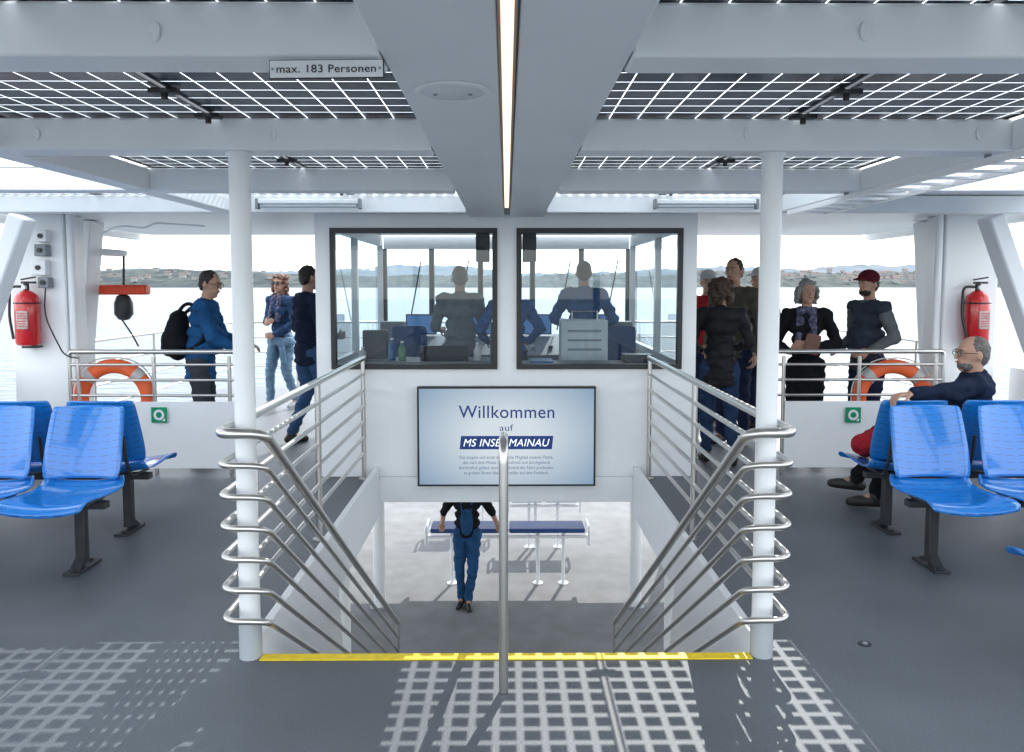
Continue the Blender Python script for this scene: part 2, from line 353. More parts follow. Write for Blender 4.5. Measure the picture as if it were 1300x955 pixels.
for k in range(15): MB().box(1.999,2.241,2.4+k*.225,2.425+k*.225,2.10,2.112).build('lattice_bar',LATTICEW,t2)
for y in (3.32,4.69): MB().box(2.0,2.02,y-.01,y+.01,2.126,2.146).box(2.0,2.24,y-.012,y+.012,2.126,2.130).build('lattice_link',GREY,t2)
t=thing('central_beam','broad grey central box beam running along the roof','beam',(0,3,2.15))
MB().box(-.30,-.020,.3,6.46,2.152,2.312).build('left_half',GREYP,t,bevel=.004)
MB().box(.028,.30,.3,6.46,2.152,2.312).build('right_half',GREYP,t,bevel=.004)
MB().box(-.0195,.0275,.3,6.46,2.172,2.30).build('slot_backing',GREY,t)
t=thing('strip_light','lit warm white strip light set in the central roof beam','light',(0,3,2.16))
MB().box(-.0115,.0155,.6,5.75,2.158,2.168).build('diffuser',LED,t)
PRF=mat('strip_profile',(.50,.36,.26),.5)
MB().box(-.0185,-.0125,.6,5.75,2.149,2.170).build('left_profile',PRF,t)
MB().box(.0165,.0225,.6,5.75,2.149,2.170).build('right_profile',PRF,t)
c=(-.152,2.28,2.151)
t=thing('ceiling_speaker','round white ceiling speaker disc in the central beam','speaker',c)
MB().lathe([(.105,0),(.108,-.006),(.098,-.010),(.09,-.008),(.088,-.006),(.0,-.006)],c,48).build('rim',WHITE,t)
MB().lathe([(.086,-.0065),(.08,-.010),(0,-.011)],c,48).build('grille',mat('grille',(.80,.82,.84),.6,bump=.5,bscale=300),t)
for q in ((-.05,.0),(.05,.0)): MB().lathe([(.006,-.011),(.006,-.014),(0,-.014)],(c[0]+q[0],c[1],c[2]),10).build('screw',GREY,t)
bays=[(.64,2.0,'nearest'),(2.005,3.32,'second'),(3.325,4.69,'third'),(4.695,6.14,'farthest')]
colsx=[(-4.0,-3.1,'leftmost'),(-3.09,-2.62,'second from left'),(-2.61,-2.07,'third from left'),(-2.06,-1.19,'left of the left panel joint'),(-1.17,-.305,'left of the central beam'),(.305,1.17,'right of the central beam'),(1.19,2.06,'right of the right panel joint'),(2.07,2.61,'third from right'),(2.62,3.09,'second from right'),(3.1,4.0,'rightmost')]
for bi,(y0,y1,bn) in enumerate(bays):
    for ci,(x0,x1,nth) in enumerate(colsx):
        if ci in (1,2,7,8) and bi<3: continue
        if bi==3 and ci in (7,8,9): continue
        t=thing('solar_panel',f'dark glass solar panel in the {bn} roof bay, {nth}','solar panel',(x0,y0,ZP),'solar panels forming the roof')
        hx=(x1-x0); hy=(y1-y0)
        me=MB().add([(0,0,0),(hx,0,0),(hx,hy,0),(0,hy,0)],[(0,1,2,3)]).build('glass',SOLAR4 if bi==3 else SOLAR,t,smooth=False); me.matrix_parent_inverse=Matrix.Identity(4)
        m=MB(); e=.006; za,zb=ZP-.006,ZP+.008
        m.box(x0,x1,y0,y0+e,za,zb).box(x0,x1,y1-e,y1,za,zb).box(x0,x0+e,y0+e,y1-e,za,zb).box(x1-e,x1,y0+e,y1-e,za,zb)
        m.build('edge_frame',DKGREY,t)
tag(MB().box(2.07,4.0,4.695,6.14,ZP,ZP+.02).build('sun_block_plate',WHITE2,bevel=.004),'added white plate blocking sun over the farthest bay on the right','sun blocker')  # opaque plate added to keep sun off the floor at right
for s in (-1,1):
    for bi,y in enumerate((2.78,3.18,4.3,5.7)):
        x=s*1.18
        t=thing('panel_clamp',f"black clamp under the {'left' if s<0 else 'right'} panel joint, {['first','second','third','fourth'][bi]} from the front",'clamp',(x,y,ZP-.03),'clamps holding the solar panels')
        MB().obox((x,y,ZP-.017),(.10,.045,.018)).build('plate',BLACK,t,bevel=.003)
        MB().cyl((x,y,ZP-.02),(x,y,ZP-.045),.011).build('bolt',BLACK,t)
m=MB().box(-4.3,4.3,6.16,9.6,2.2,2.36); m.build('roof',WHITE2,bevel=.01)['kind']='structure'
TUBE=mat('tube_plastic',(.55,.6,.63),.4)
for px,lab in ((392,'left'),(896,'right')):
    q=P(px,258,5.93)
    t=thing('tube_light',f'long white tube lamp below the last roof beam on the {lab}','lamp',q)
    MB().box(q.x-.38,q.x+.38,q.y-.03,q.y+.03,2.20,2.235).build('housing',WHITE,t,bevel=.01)
    MB().cyl((q.x-.36,q.y,2.19),(q.x+.36,q.y,2.19),.016).build('tube',TUBE,t)
    for e in (-.39,.37): MB().box(q.x+e,q.x+e+.02,q.y-.035,q.y+.035,2.165,2.24).build('end_cap',GREY,t,bevel=.004)
tag(MB().sweep(fillet([P(128,297,6.9),P(150,286,6.85),P(185,290,6.85),P(196,283,6.9),P(260,287,6.95)],.2),.008,8).build('cable',WHITE),'loose white cable looping under the roof edge on the left','cable')
SYs=1.918
a=P(343,99,SYs); b=P(486,76,SYs)
t=thing('capacity_sign','white sign lettered max. 183 Personen under the near roof beam','sign',((a.x+b.x)/2,SYs,a.z))
def text(s,cx,cz,w,h,Y,m,name,parent,slant=0,rot=0,bold=0):
    cu=bpy.data.curves.new('tmp','FONT'); cu.body=s; cu.align_x='CENTER'; cu.offset=bold; cu.space_line=1.15; cu.space_character=1.05
    ob=bpy.data.objects.new('tmp',cu); C.objects.link(ob); bpy.context.view_layer.update()
    me=bpy.data.meshes.new_from_object(ob.evaluated_get(bpy.context.evaluated_depsgraph_get())); bpy.data.objects.remove(ob)
    xs=[v.co.x for v in me.vertices]; ys=[v.co.y for v in me.vertices]; x0,x1,y0,y1=min(xs),max(xs),min(ys),max(ys)
    for v in me.vertices:
        x=(v.co.x-(x0+x1)/2)/(x1-x0)*w; z=(v.co.y-(y0+y1)/2)/(y1-y0)*h; x+=slant*z
        x,z=x*math.cos(rot)-z*math.sin(rot),x*math.sin(rot)+z*math.cos(rot)
        v.co=(cx+x,Y,cz+z)
    me.name=name; me.materials.clear()
    return link(name,me,m,parent,smooth=False)
w_=b.x-a.x; cx=(a.x+b.x)/2; cz=(a.z+b.z)/2; rot=.012
M=Matrix.Rotation(-rot,3,'Y')
MB().obox((cx,SYs,cz),(w_,.004,.040),M).build('plate',PURE,t,bevel=.001)
MB().obox((cx,SYs+.004,cz),(w_+.005,.003,.045),M).build('backing',BLACK,t)
for e in (-1,1): MB().cyl((cx+e*w_*.475,SYs-.004,cz+e*w_*.475*math.tan(rot)),(cx+e*w_*.475,SYs-.001,cz+e*w_*.475*math.tan(rot)),.003).build('screw',GREY,t)
text('max. 183 Personen',cx,cz,w_*.88,.0185,SYs-.0035,BLACK,'lettering',t,rot=rot,bold=.008)
# ------------------------------------------------------------------ wheelhouse
WY=6.5
WIN=[(-1.445,-.075),(.083,1.45)]; ZW0,ZW1=.905,2.065
t=wh=thing('wheelhouse','white wheelhouse with two large black framed windows','wheelhouse',(0,8,0))
m=MB(); m.box(-1.57,1.57,WY,WY+.06,.002,ZW0).box(-1.57,1.57,WY,WY+.06,ZW1,2.195).box(-1.57,WIN[0][0],WY,WY+.06,ZW0,ZW1).box(WIN[0][1],WIN[1][0],WY,WY+.06,ZW0,ZW1).box(WIN[1][1],1.57,WY,WY+.06,ZW0,ZW1)
m.build('rear_wall',WHITE,t,smooth=False)
MB().box(-SX+.002,SX-.002,WY-.007,WY-.003,-.215,.0).build('edge_plate',WHITE,t,smooth=False)
for x0,x1 in WIN:
    f=.042
    m=MB(); Y0,Y1=WY-.025,WY+.03
    m.box(x0,x1,Y0,Y1,ZW0,ZW0+f).box(x0,x1,Y0,Y1,ZW1-f,ZW1).box(x0,x0+f,Y0,Y1,ZW0+f,ZW1-f).box(x1-f,x1,Y0,Y1,ZW0+f,ZW1-f)
    fr=m.build('window_frame',BLACK,t,bevel=.003)
    MB().add([(x0+f,WY,ZW0+f),(x1-f,WY,ZW0+f),(x1-f,WY,ZW1-f),(x0+f,WY,ZW1-f)],[(0,1,2,3)]).build('pane',GLASS,fr,smooth=False)
WF=9.7
for s in (-1,1):
    x=s*1.54; a,b=sorted((s*1.51,s*1.57))
    MB().box(a,b,WY+.062,WF,.002,.93).box(a,b,WY+.062,WF,2.07,2.198).box(a,b,WY+.062,WY+.14,.93,2.07).box(a,b,8.0,8.08,.93,2.07).box(a,b,WF-.08,WF,.93,2.07).build('side_wall',WHITE,t)
    MB().add([(x,WY+.14,.93),(x,8.0,.93),(x,8.0,2.07),(x,WY+.14,2.07)],[(0,1,2,3)]).build('side_pane',GLASS2,t,smooth=False)
    MB().add([(x,8.08,.93),(x,WF-.08,.93),(x,WF-.08,2.07),(x,8.08,2.07)],[(0,1,2,3)]).build('side_pane',GLASS2,t,smooth=False)
MB().box(-1.505,1.505,WF,WF+.06,.002,1.0).box(-1.505,1.505,WF,WF+.06,2.04,2.198).build('front_wall',WHITE,t)
for i,x in enumerate((-1.5,-.92,-.32,.32,.92,1.5)):
    MB().sweep([(x,WF+.03,1.0),(x*1.0,WF+.03,2.04)],.036,8).build('mullion',BLACK,t)
MB().add([(-1.5,WF+.02,1.0),(1.5,WF+.02,1.0),(1.5,WF+.02,2.04),(-1.5,WF+.02,2.04)],[(0,1,2,3)]).build('front_pane',GLASS2,t,smooth=False)
for x in (-.62,.0,.62,-1.2,1.2):
    MB().sweep([(x,WF-.05,1.05),(x+.16,WF-.05,1.9)],.009,6).build('wiper',BLACK,t)
t=thing('helm_console','grey helm console desk with screens inside the wheelhouse','console',(0,9,0))
MB().prism([(-1.45,8.75,.0),(-1.45,8.75,.82),(-1.45,9.2,1.0),(-1.45,9.6,1.0),(-1.45,9.6,0)],(2.9,0,0)).build('desk',GREY,t,bevel=.01)
SCR=emis('console_screen',(.06,.16,.35),.6)
for x in (-1.0,-.35,.35,1.0):
    o=MB().obox((x,9.25,1.14),(.36,.03,.24)).build('monitor',BLACK,t,bevel=.005); MB().obox((x,9.232,1.14),(.33,.002,.21)).build('screen',SCR,o)
for k in range(14):
    x=-1.3+k*.2; MB().obox((x,8.9,.90),(.05,.05,.03)).build('control_knob',[BLACK,RED,PURE][k%3],t,bevel=.004)
for x in (-1.25,1.25,-.05):
    MB().obox((x,8.7,1.02),(.26,.22,.36)).build('side_cabinet',GREY,t,bevel=.01)
t=thing('control_cabinet','pale control cabinet behind the right wheelhouse window','cabinet',(.62,7.3,0))
MB().box(.50,.93,7.2,7.5,.0,1.28).build('body',mat('cabinet_grey',(.62,.64,.66),.5),t,bevel=.01)
for k in range(3): MB().box(.56,.87,7.194,7.198,1.0+k*.085,1.02+k*.085).build('front_plate',GREY,t)
MB().sweep([(.6,7.2,1.28),(.6,7.2,1.36),(.83,7.2,1.36),(.83,7.2,1.28)],.008,8).build('handle',STEEL,t)
t=thing('chart_table','dark chart table with keypads behind the left wheelhouse window','table',(-.8,7.1,0))
MB().box(-1.4,-.15,6.85,7.35,.86,.93).build('top',GREY,t,bevel=.005)
MB().box(-1.35,-.2,6.9,7.3,0,.86).build('cupboard',GREY,t)
MB().obox((-.55,7.0,.985),(.42,.16,.09),Matrix.Rotation(R(25),3,'X')).build('keypad',BLACK,t,bevel=.006)
MB().obox((-1.2,7.2,1.06),(.22,.10,.26)).build('printer',DKGREY,t,bevel=.01)
t=thing('side_desk','dark side desk with papers behind the right wheelhouse window','table',(1.1,7.0,0))
MB().box(.12,1.42,6.7,7.1,.86,.92).build('top',GREY,t,bevel=.005)
MB().obox((.3,6.85,.94),(.2,.28,.02)).build('folder',mat('folder_blue',(.02,.16,.42),.5),t)
MB().obox((1.15,6.9,.96),(.26,.2,.07)).build('radio_set',BLACK,t,bevel=.006)
for i,(x,hh,c) in enumerate(((-1.02,.20,(.02,.12,.3)),(-.93,.17,(.08,.22,.10)),(-.26,.16,(.7,.7,.7)),(-1.28,.12,(.5,.5,.45)))):
    t=thing('bottle',['blue bottle','green bottle','pale flask','squat cream jar'][i]+' standing on the chart table','bottle',(x,7.0,.93))
    MB().lathe([(.032,0),(.034,.01),(.034,hh*.6),(.014,hh*.8),(.013,hh*.93)],(x,7.0,.931),16).build('body',mat('bottle',c,.2),t)
    MB().cyl((x,7.0,.93+hh*.93),(x,7.0,.93+hh),.015).build('cap',PURE,t)
for px,lab in ((613,'left'),(672,'right')):
    q=P(px,318,6.9); t=thing('radio_unit',f'black radio box hanging from the wheelhouse ceiling in the {lab} window','radio',(q.x,6.9,2.0))
    MB().box(q.x-.06,q.x+.06,6.85,6.98,1.80,2.06).build('case',BLACK,t,bevel=.008); MB().box(q.x-.045,q.x+.045,6.844,6.85,1.9,2.0).build('front_plate',DKGREY,t)
    MB().cyl((q.x,6.92,2.06),(q.x,6.92,2.2),.012).build('bracket',GREY,t)
DBL=mat('chair_fabric_navy',(.012,.06,.20),.8,bump=.2)
for i,x in enumerate((-1.0,1.15)):
    t=thing('helm_chair',['dark blue helm chair behind the left window','dark blue helm chair behind the right window'][i],'chair',(x,8.3,0))
    MB().obox((x,8.3,.62),(.46,.44,.1)).build('seat',DBL,t,bevel=.03)
    MB().obox((x,8.08,.95),(.36,.09,.46)).build('backrest',DBL,t,bevel=.04)
    MB().cyl((x,8.3,0),(x,8.3,.58),.05).lathe([(.25,0),(.24,.03),(.05,.05)],(x,8.3,.001)).build('pedestal',GREY,t)
    for s in (-1,1): MB().obox((x+s*.25,8.28,.82),(.05,.34,.04)).build('armrest',BLACK,t,bevel=.012)
# television
TX,TZ,TW,TH_=.0,.35,1.475,.832
t=thing('television','wall television showing a German welcome message below the wheelhouse windows','television',(TX,WY-.05,TZ))
MB().box(TX-TW/2,TX+TW/2,WY-.065,WY-.009,TZ-TH_/2,TZ+TH_/2).build('housing',BLACK,t,bevel=.006)
sm=bpy.data.materials.new('screen_glow'); sm.use_nodes=True; nt=sm.node_tree; b=nt.nodes['Principled BSDF']; tc=nt.nodes.new('ShaderNodeTexCoord')
mp=nt.nodes.new('ShaderNodeMapping'); mp.inputs['Location'].default_value=(-TX*1.0,0,-TZ*1.5); mp.inputs['Scale'].default_value=(1.0,0,1.5); nt.links.new(tc.outputs['Object'],mp.inputs[0])
gr=nt.nodes.new('ShaderNodeTexGradient'); gr.gradient_type='SPHERICAL'; nt.links.new(mp.outputs[0],gr.inputs[0])
cr=nt.nodes.new('ShaderNodeValToRGB'); cr.color_ramp.elements[0].position=.05; cr.color_ramp.elements[0].color=(.24,.38,.54,1); cr.color_ramp.elements[1].position=.75; cr.color_ramp.elements[1].color=(.76,.84,.91,1)
nt.links.new(gr.outputs[0],cr.inputs[0]); nt.links.new(cr.outputs[0],b.inputs['Emission Color']); b.inputs['Emission Strength'].default_value=.82; b.inputs['Base Color'].default_value=(.02,.02,.02,1); b.inputs['Roughness'].default_value=.45
Ys=WY-.067
f=.017
scr=MB().add([(TX-TW/2+f,Ys,TZ-TH_/2+f),(TX+TW/2-f,Ys,TZ-TH_/2+f),(TX+TW/2-f,Ys,TZ+TH_/2-f),(TX-TW/2+f,Ys,TZ+TH_/2-f)],[(0,1,2,3)]).build('screen',sm,t,smooth=False)
def TP(px,py): q=P(px,py,Ys); return q.x,q.z
k=6.57/1000
NT=emis('screen_text_navy',(.006,.03,.15),.5)
x,z=TP(643,523); text('Willkommen',x,z,120*k,16*k,Ys-.003,NT,'welcome_text',scr,bold=.006)
x,z=TP(643,543); text('auf',x,z,17*k,8*k,Ys-.003,NT,'small_text',scr)
x,z=TP(643,562)
hw=58*k; hh=8.5*k
MB().add([(x-hw-.006,Ys-.002,z-hh),(x+hw-.006,Ys-.002,z-hh),(x+hw+.006,Ys-.002,z+hh),(x-hw+.006,Ys-.002,z+hh)],[(0,1,2,3)]).build('name_banner',NT,scr,smooth=False)
text('MS INSEL MAINAU',x,z,106*k,9.5*k,Ys-.004,emis('screen_text_white',(.9,.93,.96),.8),'banner_text',scr,slant=.25,bold=.0)
x,z=TP(643,591); text('Das jüngste und erste elektrische Mitglied unserer Flotte,\ndas nach dem Motto leise, kraftvoll und durchgehend\nbarrierefrei gebaut wurde. Während der Fahrt produziert\nes grünen Strom über Solarzellen auf dem Freideck.',x,z,119*k,25*k,Ys-.003,NT,'small_text',scr,bold=-.004)
MB().cyl((TX,Ys-.001,TZ-TH_/2+.009),(TX,Ys+.002,TZ-TH_/2+.009),.004).build('power_light',PURE,t)
# ------------------------------------------------------------------ side columns etc
ROPE=mat('rope',(.6,.58,.5),.8); ELAB=mat('extinguisher_label',(.5,.42,.40),.5,var=.35,scale=30)
for s in (-1,1):
    side='left' if s<0 else 'right'
    X0,X1=sorted((s*3.74,s*4.2))
    t=thing('side_column',f'white steel column box carrying the fire extinguisher on the {side}','column',(s*4,6.8,0),'columns at the deck sides')
    MB().box(X0,X1,6.72,7.05,0,2.2).build('box',WHITE,t,bevel=.012)
    MB().cyl((s*3.70,6.76,0),(s*3.70,6.76,2.2),.035).build('pipe',WHITE,t)
    t=thing('leaning_brace',f'white leaning brace plate beside the {side} column','brace',(s*3.6,7.4,0),'leaning braces outside the columns')
    a=P(643+s*540,288,7.3); b=P(643+s*556,440,7.3); c=P(643+s*568,600,7.3)
    MB().prism([(a.x-.05,7.3,2.19),(a.x+.09,7.3,2.19),(b.x+.12,7.3,b.z),(c.x+.2,7.3,0),(c.x-.15,7.3,0),(b.x-.12,7.3,b.z)],(0,.25,0)).build('plate',WHITE,t,bevel=.01)
    t=thing('diagonal_post',f'thick white diagonal roof strut at the far {side}','strut',(s*4,6,0),'diagonal struts at the deck sides')
    a=P(643+s*617,283,5.8); b=P(643+s*672,440,5.8); d=(b-a)
    M=Matrix.Rotation(math.atan2(d.x,d.z),3,'Y')
    MB().obox((a+b)/2,(.12,.17,d.length+.1),M).build('tube',WHITE,t,bevel=.015)
    t=thing('side_railing',f'tubular side railing over the water on the {side}','railing',(s*4.3,9,0))
    for z in (1.02,.78,.55,.32): MB().sweep(fillet([(s*4.3,7.1,z),(s*4.3,12.4,z),(s*.05,12.4,z)],.25),.02 if z>1 else .012).build('rail',STEEL,t)
    for y in (8.2,9.6,11): MB().cyl((s*4.3,y,0),(s*4.3,y,1.02),.02).build('post',STEEL,t)
    for x in (3.3,2.1,.9): MB().cyl((s*x,12.4,0),(s*x,12.4,1.02),.02).build('post',STEEL,t)
    MB().box(*sorted((s*4.32,s*4.36)),-4,6.7,0,.9).build('bulwark',WHITE,t)
    x0,x1=sorted((PX(643+s*557,6.62),PX(643+s*343,6.62)))
    t=thing('cross_railing',f'steel crosswise railing with white lower panel on the {side}','railing',((x0+x1)/2,6.62,0),'crosswise railings beside the wheelhouse')
    for z,r in ((1.04,.02),(.93,.012),(.80,.012),(.67,.012)):
        MB().sweep(fillet([(x0,6.62,z-.06 if z>1 else z),(x0,6.62,z),(x1,6.62,z),(x1,6.62,z-.06 if z>1 else z)],.05) if z>1 else [(x0,6.62,z),(x1,6.62,z)],r).build('rail' if z<1 else 'top_rail',STEEL,t)
    for x in (x0,x0+.07,(x0+x1)/2,x1-.07,x1): MB().cyl((x,6.62,0),(x,6.62,1.0),.016).build('post',STEEL,t)
    MB().box(x0+.08,x1,6.595,6.602,.05,.62).build('panel',WHITE,t,bevel=.002)
    q=P(202 if s<0 else 1083,527,6.58)
    t=thing('rescue_sign',f'small green lifebuoy sign on the {side} white railing panel','sign',q,'green rescue signs')
    MB().obox(q,(.13,.006,.13)).build('plate',GREEN,t)
    M=Matrix.Rotation(PI/2,3,'X')
    MB().torus((q.x,q.y-.005,q.z),.035,.01,M,24,6,sq=.3).build('ring_symbol',PURE,t)
    MB().prism([(q.x+.05,q.y-.004,q.z-.05),(q.x+.05,q.y-.004,q.z-.025),(q.x+.025,q.y-.004,q.z-.05)],(0,-.001,0)).build('arrow_symbol',PURE,t)
    q=P(146 if s<0 else 1132,507,6.71); q.y=6.71
    t=thing('lifebuoy',f'orange lifebuoy ring with grey bands behind the {side} railing','lifebuoy',q,'lifebuoys on the railings')
    rg=MB().torus(q,.285,.062,M,56,14,sq=.75).build('ring',ORANGE,t)
    for k in range(4):
        a=45+90*k; MB().torus(q,.285,.0655,M,8,14,arc=(a-7,a+7),sq=.77).build('band',BAND,rg)
    pts=[]
    for k in range(49):
        a=2*PI*k/48; rr=.355+.02*abs(math.sin(2*a)); pts.append(q+M@Vector((rr*math.cos(a),rr*math.sin(a),.01)))
    MB().sweep(pts,.006,6).build('grab_rope',ROPE,t)
    q=P(33 if s<0 else 1242,400,6.6); q.y=6.62
    t=thing('fire_extinguisher',f'red fire extinguisher hung on the {side} white column','fire extinguisher',q,'fire extinguishers on the columns')
    z0=q.z-.26
    MB().lathe([(.05,0),(.084,.01),(.095,.03),(.095,.37),(.085,.42),(.045,.455),(.024,.465)],(q.x,q.y,z0),28).build('cylinder',RED,t)
    MB().obox((q.x+.01,q.y-.092,z0+.22),(.09,.012,.15)).build('label_plate',ELAB,t,bevel=.003)
    for zz in (.17,.19,.21,.235,.255,.275): MB().obox((q.x+.01,q.y-.1,z0+zz),(.07,.003,.006)).build('label_line',RED,t)
    MB().cyl((q.x,q.y,z0+.46),(q.x,q.y,z0+.54),.022).obox((q.x+.02,q.y,z0+.53),(.11,.03,.018)).build('valve',BLACK,t)
    MB().obox((q.x+.02,q.y,z0+.565),(.12,.022,.012),Matrix.Rotation(R(-10),3,'Y')).build('lever',BLACK,t)
    MB().cyl((q.x-.0,q.y-.02,z0+.49),(q.x,q.y-.045,z0+.49),.018).build('gauge',PURE,t)
    MB().sweep(fillet([(q.x-.02,q.y,z0+.495),(q.x-.13,q.y-.01,z0+.5),(q.x-.14,q.y-.02,z0+.25),(q.x-.10,q.y-.04,z0+.06)],.06),.011).build('hose',BLACK,t)
    MB().torus((q.x,q.y,z0+.36),.097,.006,None,28,6).build('strap',BLACK,t)
    MB().box(q.x-.06,q.x+.06,q.y+.0,q.y+.1,z0-.02,z0-.005).build('bracket',BLACK,t)
for i,(px,py,ww,hh_) in enumerate(((55,300,.09,.10),(54,318,.10,.1),(52,340,.12,.13),(58,359,.09,.09))):
    q=P(px,py,6.68); t=thing('switch_box',['uppermost small white switch box','second white switch box with round socket','larger pale switch box','lowest small grey switch box'][i]+' on the left column','switch box',q)
    MB().obox(q,(ww,.08,hh_)).build('case',[WHITE,GREY,WHITE,GREY][i],t,bevel=.008)
    MB().cyl((q.x,q.y-.04,q.z),(q.x,q.y-.055,q.z),.02).build('knob',BLACK,t)
tag(MB().sweep(fillet([P(58,360,6.66),P(56,400,6.6),P(70,430,6.6),P(82,452,6.6),P(100,455,6.6)],.2),.006).build('cable',BLACK),'dark cable hanging down from the left column switch boxes','cable')
t=thing('davit','white rescue davit arm reaching out beyond the left railing','davit',(-4.1,7.6,0))
a=P(95,318,7.6); b=P(160,322,7.6)
MB().cyl((a.x,7.6,0),(a.x,7.6,a.z),.05).build('mast',WHITE,t)
MB().sweep([a,b],[.045,.03]).build('arm',WHITE,t)
MB().cyl(P(112,320,7.6),P(98,360,7.6),.02).build('strut',WHITE,t)
t=thing('hoist','orange hoist with black hook block hanging from the davit arm','hoist',P(157,370,7.6))
q=P(157,368,7.6)
MB().obox(q,(.47,.13,.095)).build('body',ORANGE2,t,bevel=.02)
MB().cyl(P(157,324,7.6),P(157,362,7.6),.012).build('chain',DKGREY,t)
q2=P(157,391,7.6); MB().lathe([(.03,.13),(.06,.11),(.085,.05),(.085,-.06),(.05,-.11),(.02,-.12)],q2,16).build('hook_block',DKGREY,t)
MB().sweep(fillet([P(152,402,7.6),P(168,425,7.6),P(176,440,7.6)],.2),.008).build('pull_cord',BLACK,t)
for i,(px,py,z_) in enumerate(((1098,818,3.3),)):
    d=fw+rt*((px-650)/1000)+upv*((432-py)/1000); q=Vector((0,0,H))+d*(H/-d.z)
    t=thing('floor_socket','round dark floor socket near the right pillar foot','floor socket',(q.x,q.y,0))
    MB().lathe([(.028,0),(.028,.003),(.022,.004),(.0,.004)],(q.x,q.y,.001),20).build('plate',DKGREY,t); MB().lathe([(.012,.004),(.011,.007),(0,.007)],(q.x,q.y,.001),12).build('lid',GREY,t)
# ------------------------------------------------------------------ benches
def shell(prof,hw,top_round=False,curve=.02,nu=14):
    vs=[];fs=[];n=len(prof)
    for vi,(y,z,wk) in enumerate(prof):
        for k in range(nu+1):
            u=-1+2*k/nu; c=u*u*curve
            vs.append((u*hw*wk,y-c*(1 if top_round else 0),z+(0 if top_round else c)))
    for vi in range(n-1):
        for k in range(nu): a=vi*(nu+1)+k; fs.append((a,a+1,a+nu+2,a+nu+1))
    return vs,fs
def bench(xs,label,group=None):
    t=thing('seat_bench',label,'bench',(0,0,0),group,True)
    for x in xs:
        vs,fs=shell([(-.475,.385,.93),(-.472,.40,.98),(-.458,.418,1),(-.42,.428,1),(-.34,.425,1),(-.22,.414,1),(-.1,.408,1),(-.03,.418,1),(-.005,.445,.98),(.002,.47,.94)],.238,False,.03)
        o=MB().add([(a+x,b,c) for a,b,c in vs],fs).build('seat',BLUE,t,ang=80); s_=o.modifiers.new('s','SOLIDIFY'); s_.thickness=.007
        vs,fs=shell([(-.002,.485,.88),(.004,.50,.95),(.014,.54,.98),(.03,.6,.985),(.05,.67,.975),(.072,.74,.96),(.095,.81,.945),(.108,.85,.93),(.118,.878,.905),(.122,.888,.86)],.228,True,.04)
        o=MB().add([(a+x,b,c) for a,b,c in vs],fs).build('backrest',BLUE,t,ang=80); s_=o.modifiers.new('s','SOLIDIFY'); s_.thickness=.007
        for e in (-.13,.13):
            MB().sweep(fillet([(x+e,-.25,.385),(x+e,-.02,.385),(x+e,.04,.5),(x+e,.065,.66)],.05),.011,8).build('bracket',DKGREY,t)
    MB().box(min(xs)-.2,max(xs)+.2,-.17,-.11,.345,.385).build('crossbar',DKGREY,t,bevel=.004)
    for x in (xs[0]-.05, xs[-1]+.05):
        o=MB().box(x-.028,x+.028,-.165,-.115,.03,.345).build('leg',DKGREY,t,bevel=.004)
        MB().box(x-.045,x+.045,-.27,-.02,.0,.016).prism([(x-.028,-.165,.016),(x-.028,-.24,.016),(x-.028,-.165,.07)],(.056,0,0)).cyl((x,-.24,.016),(x,-.24,.028),.012).cyl((x,-.05,.016),(x,-.05,.028),.012).build('foot_plate',DKGREY,o,bevel=.002)
    return t
proto=bench([-.52,0,.52],'x')
used=False
def putbench(x,y,rz,label):
    global used
    o=proto if not used else copy_tree(proto); used=True
    o.location=(x,y,0); o.rotation_euler=(0,0,rz); tag(o,label,group='rows of blue metal seats')
putbench(-2.97,4.52,0,'blue metal seat bench on the left, facing the viewer')
putbench(-3.03,4.92,PI,'blue metal seat bench on the left, back to back behind the front one')
putbench(2.99,4.52,0,'blue metal seat bench on the right, facing the viewer')
putbench(3.06,4.92,PI,'blue metal seat bench on the right where the seated man rests')
putbench(2.97,2.94,PI,'blue metal seat bench cut off at the bottom right corner')
putbench(-2.99,2.92,PI,'blue metal seat bench cut off at the bottom left corner')
def lbench(x0,x1,y,label):
    t=thing('lower_bench',label,'bench',((x0+x1)/2,y,LZ),'navy topped benches on the lower deck')
    n=2
    for k in range(n):
        a=x0+(x1-x0)*k/n+.02; b=x0+(x1-x0)*(k+1)/n-.02
        MB().box(a,b,y-.2,y+.2,LZ+.76,LZ+.82).build('cushion',NAVYC,t,bevel=.02)
    for xx in (x0-.03,x1+.03):
        MB().sweep(fillet([(xx,y-.22,LZ+.62),(xx,y-.22,LZ+.84),(xx,y+.22,LZ+.84),(xx,y+.22,LZ+.62),(xx,y-.22,LZ+.62)],.06),.02).build('end_loop',WHITE,t)
    for yy in (-.15,.15): MB().cyl((x0-.03,y+yy,LZ+.70),(x1+.03,y+yy,LZ+.70),.02).build('crossbar',WHITE,t)
    for xx in (x0+.3,x1-.65,x1-.3):
        MB().cyl((xx,y,LZ+.02),(xx,y,LZ+.70),.025).lathe([(.07,0),(.07,.012),(.03,.02)],(xx,y,LZ)).build('leg',WHITE,t)
lbench(-1.05,1.08,10.6,'navy topped bench on the lower deck, the nearer one')
lbench(.05,1.1,12.1,'shorter navy topped bench on the lower deck, farther right')
lbench(-1.1,-.1,13.0,'navy topped bench on the lower deck, farther left')
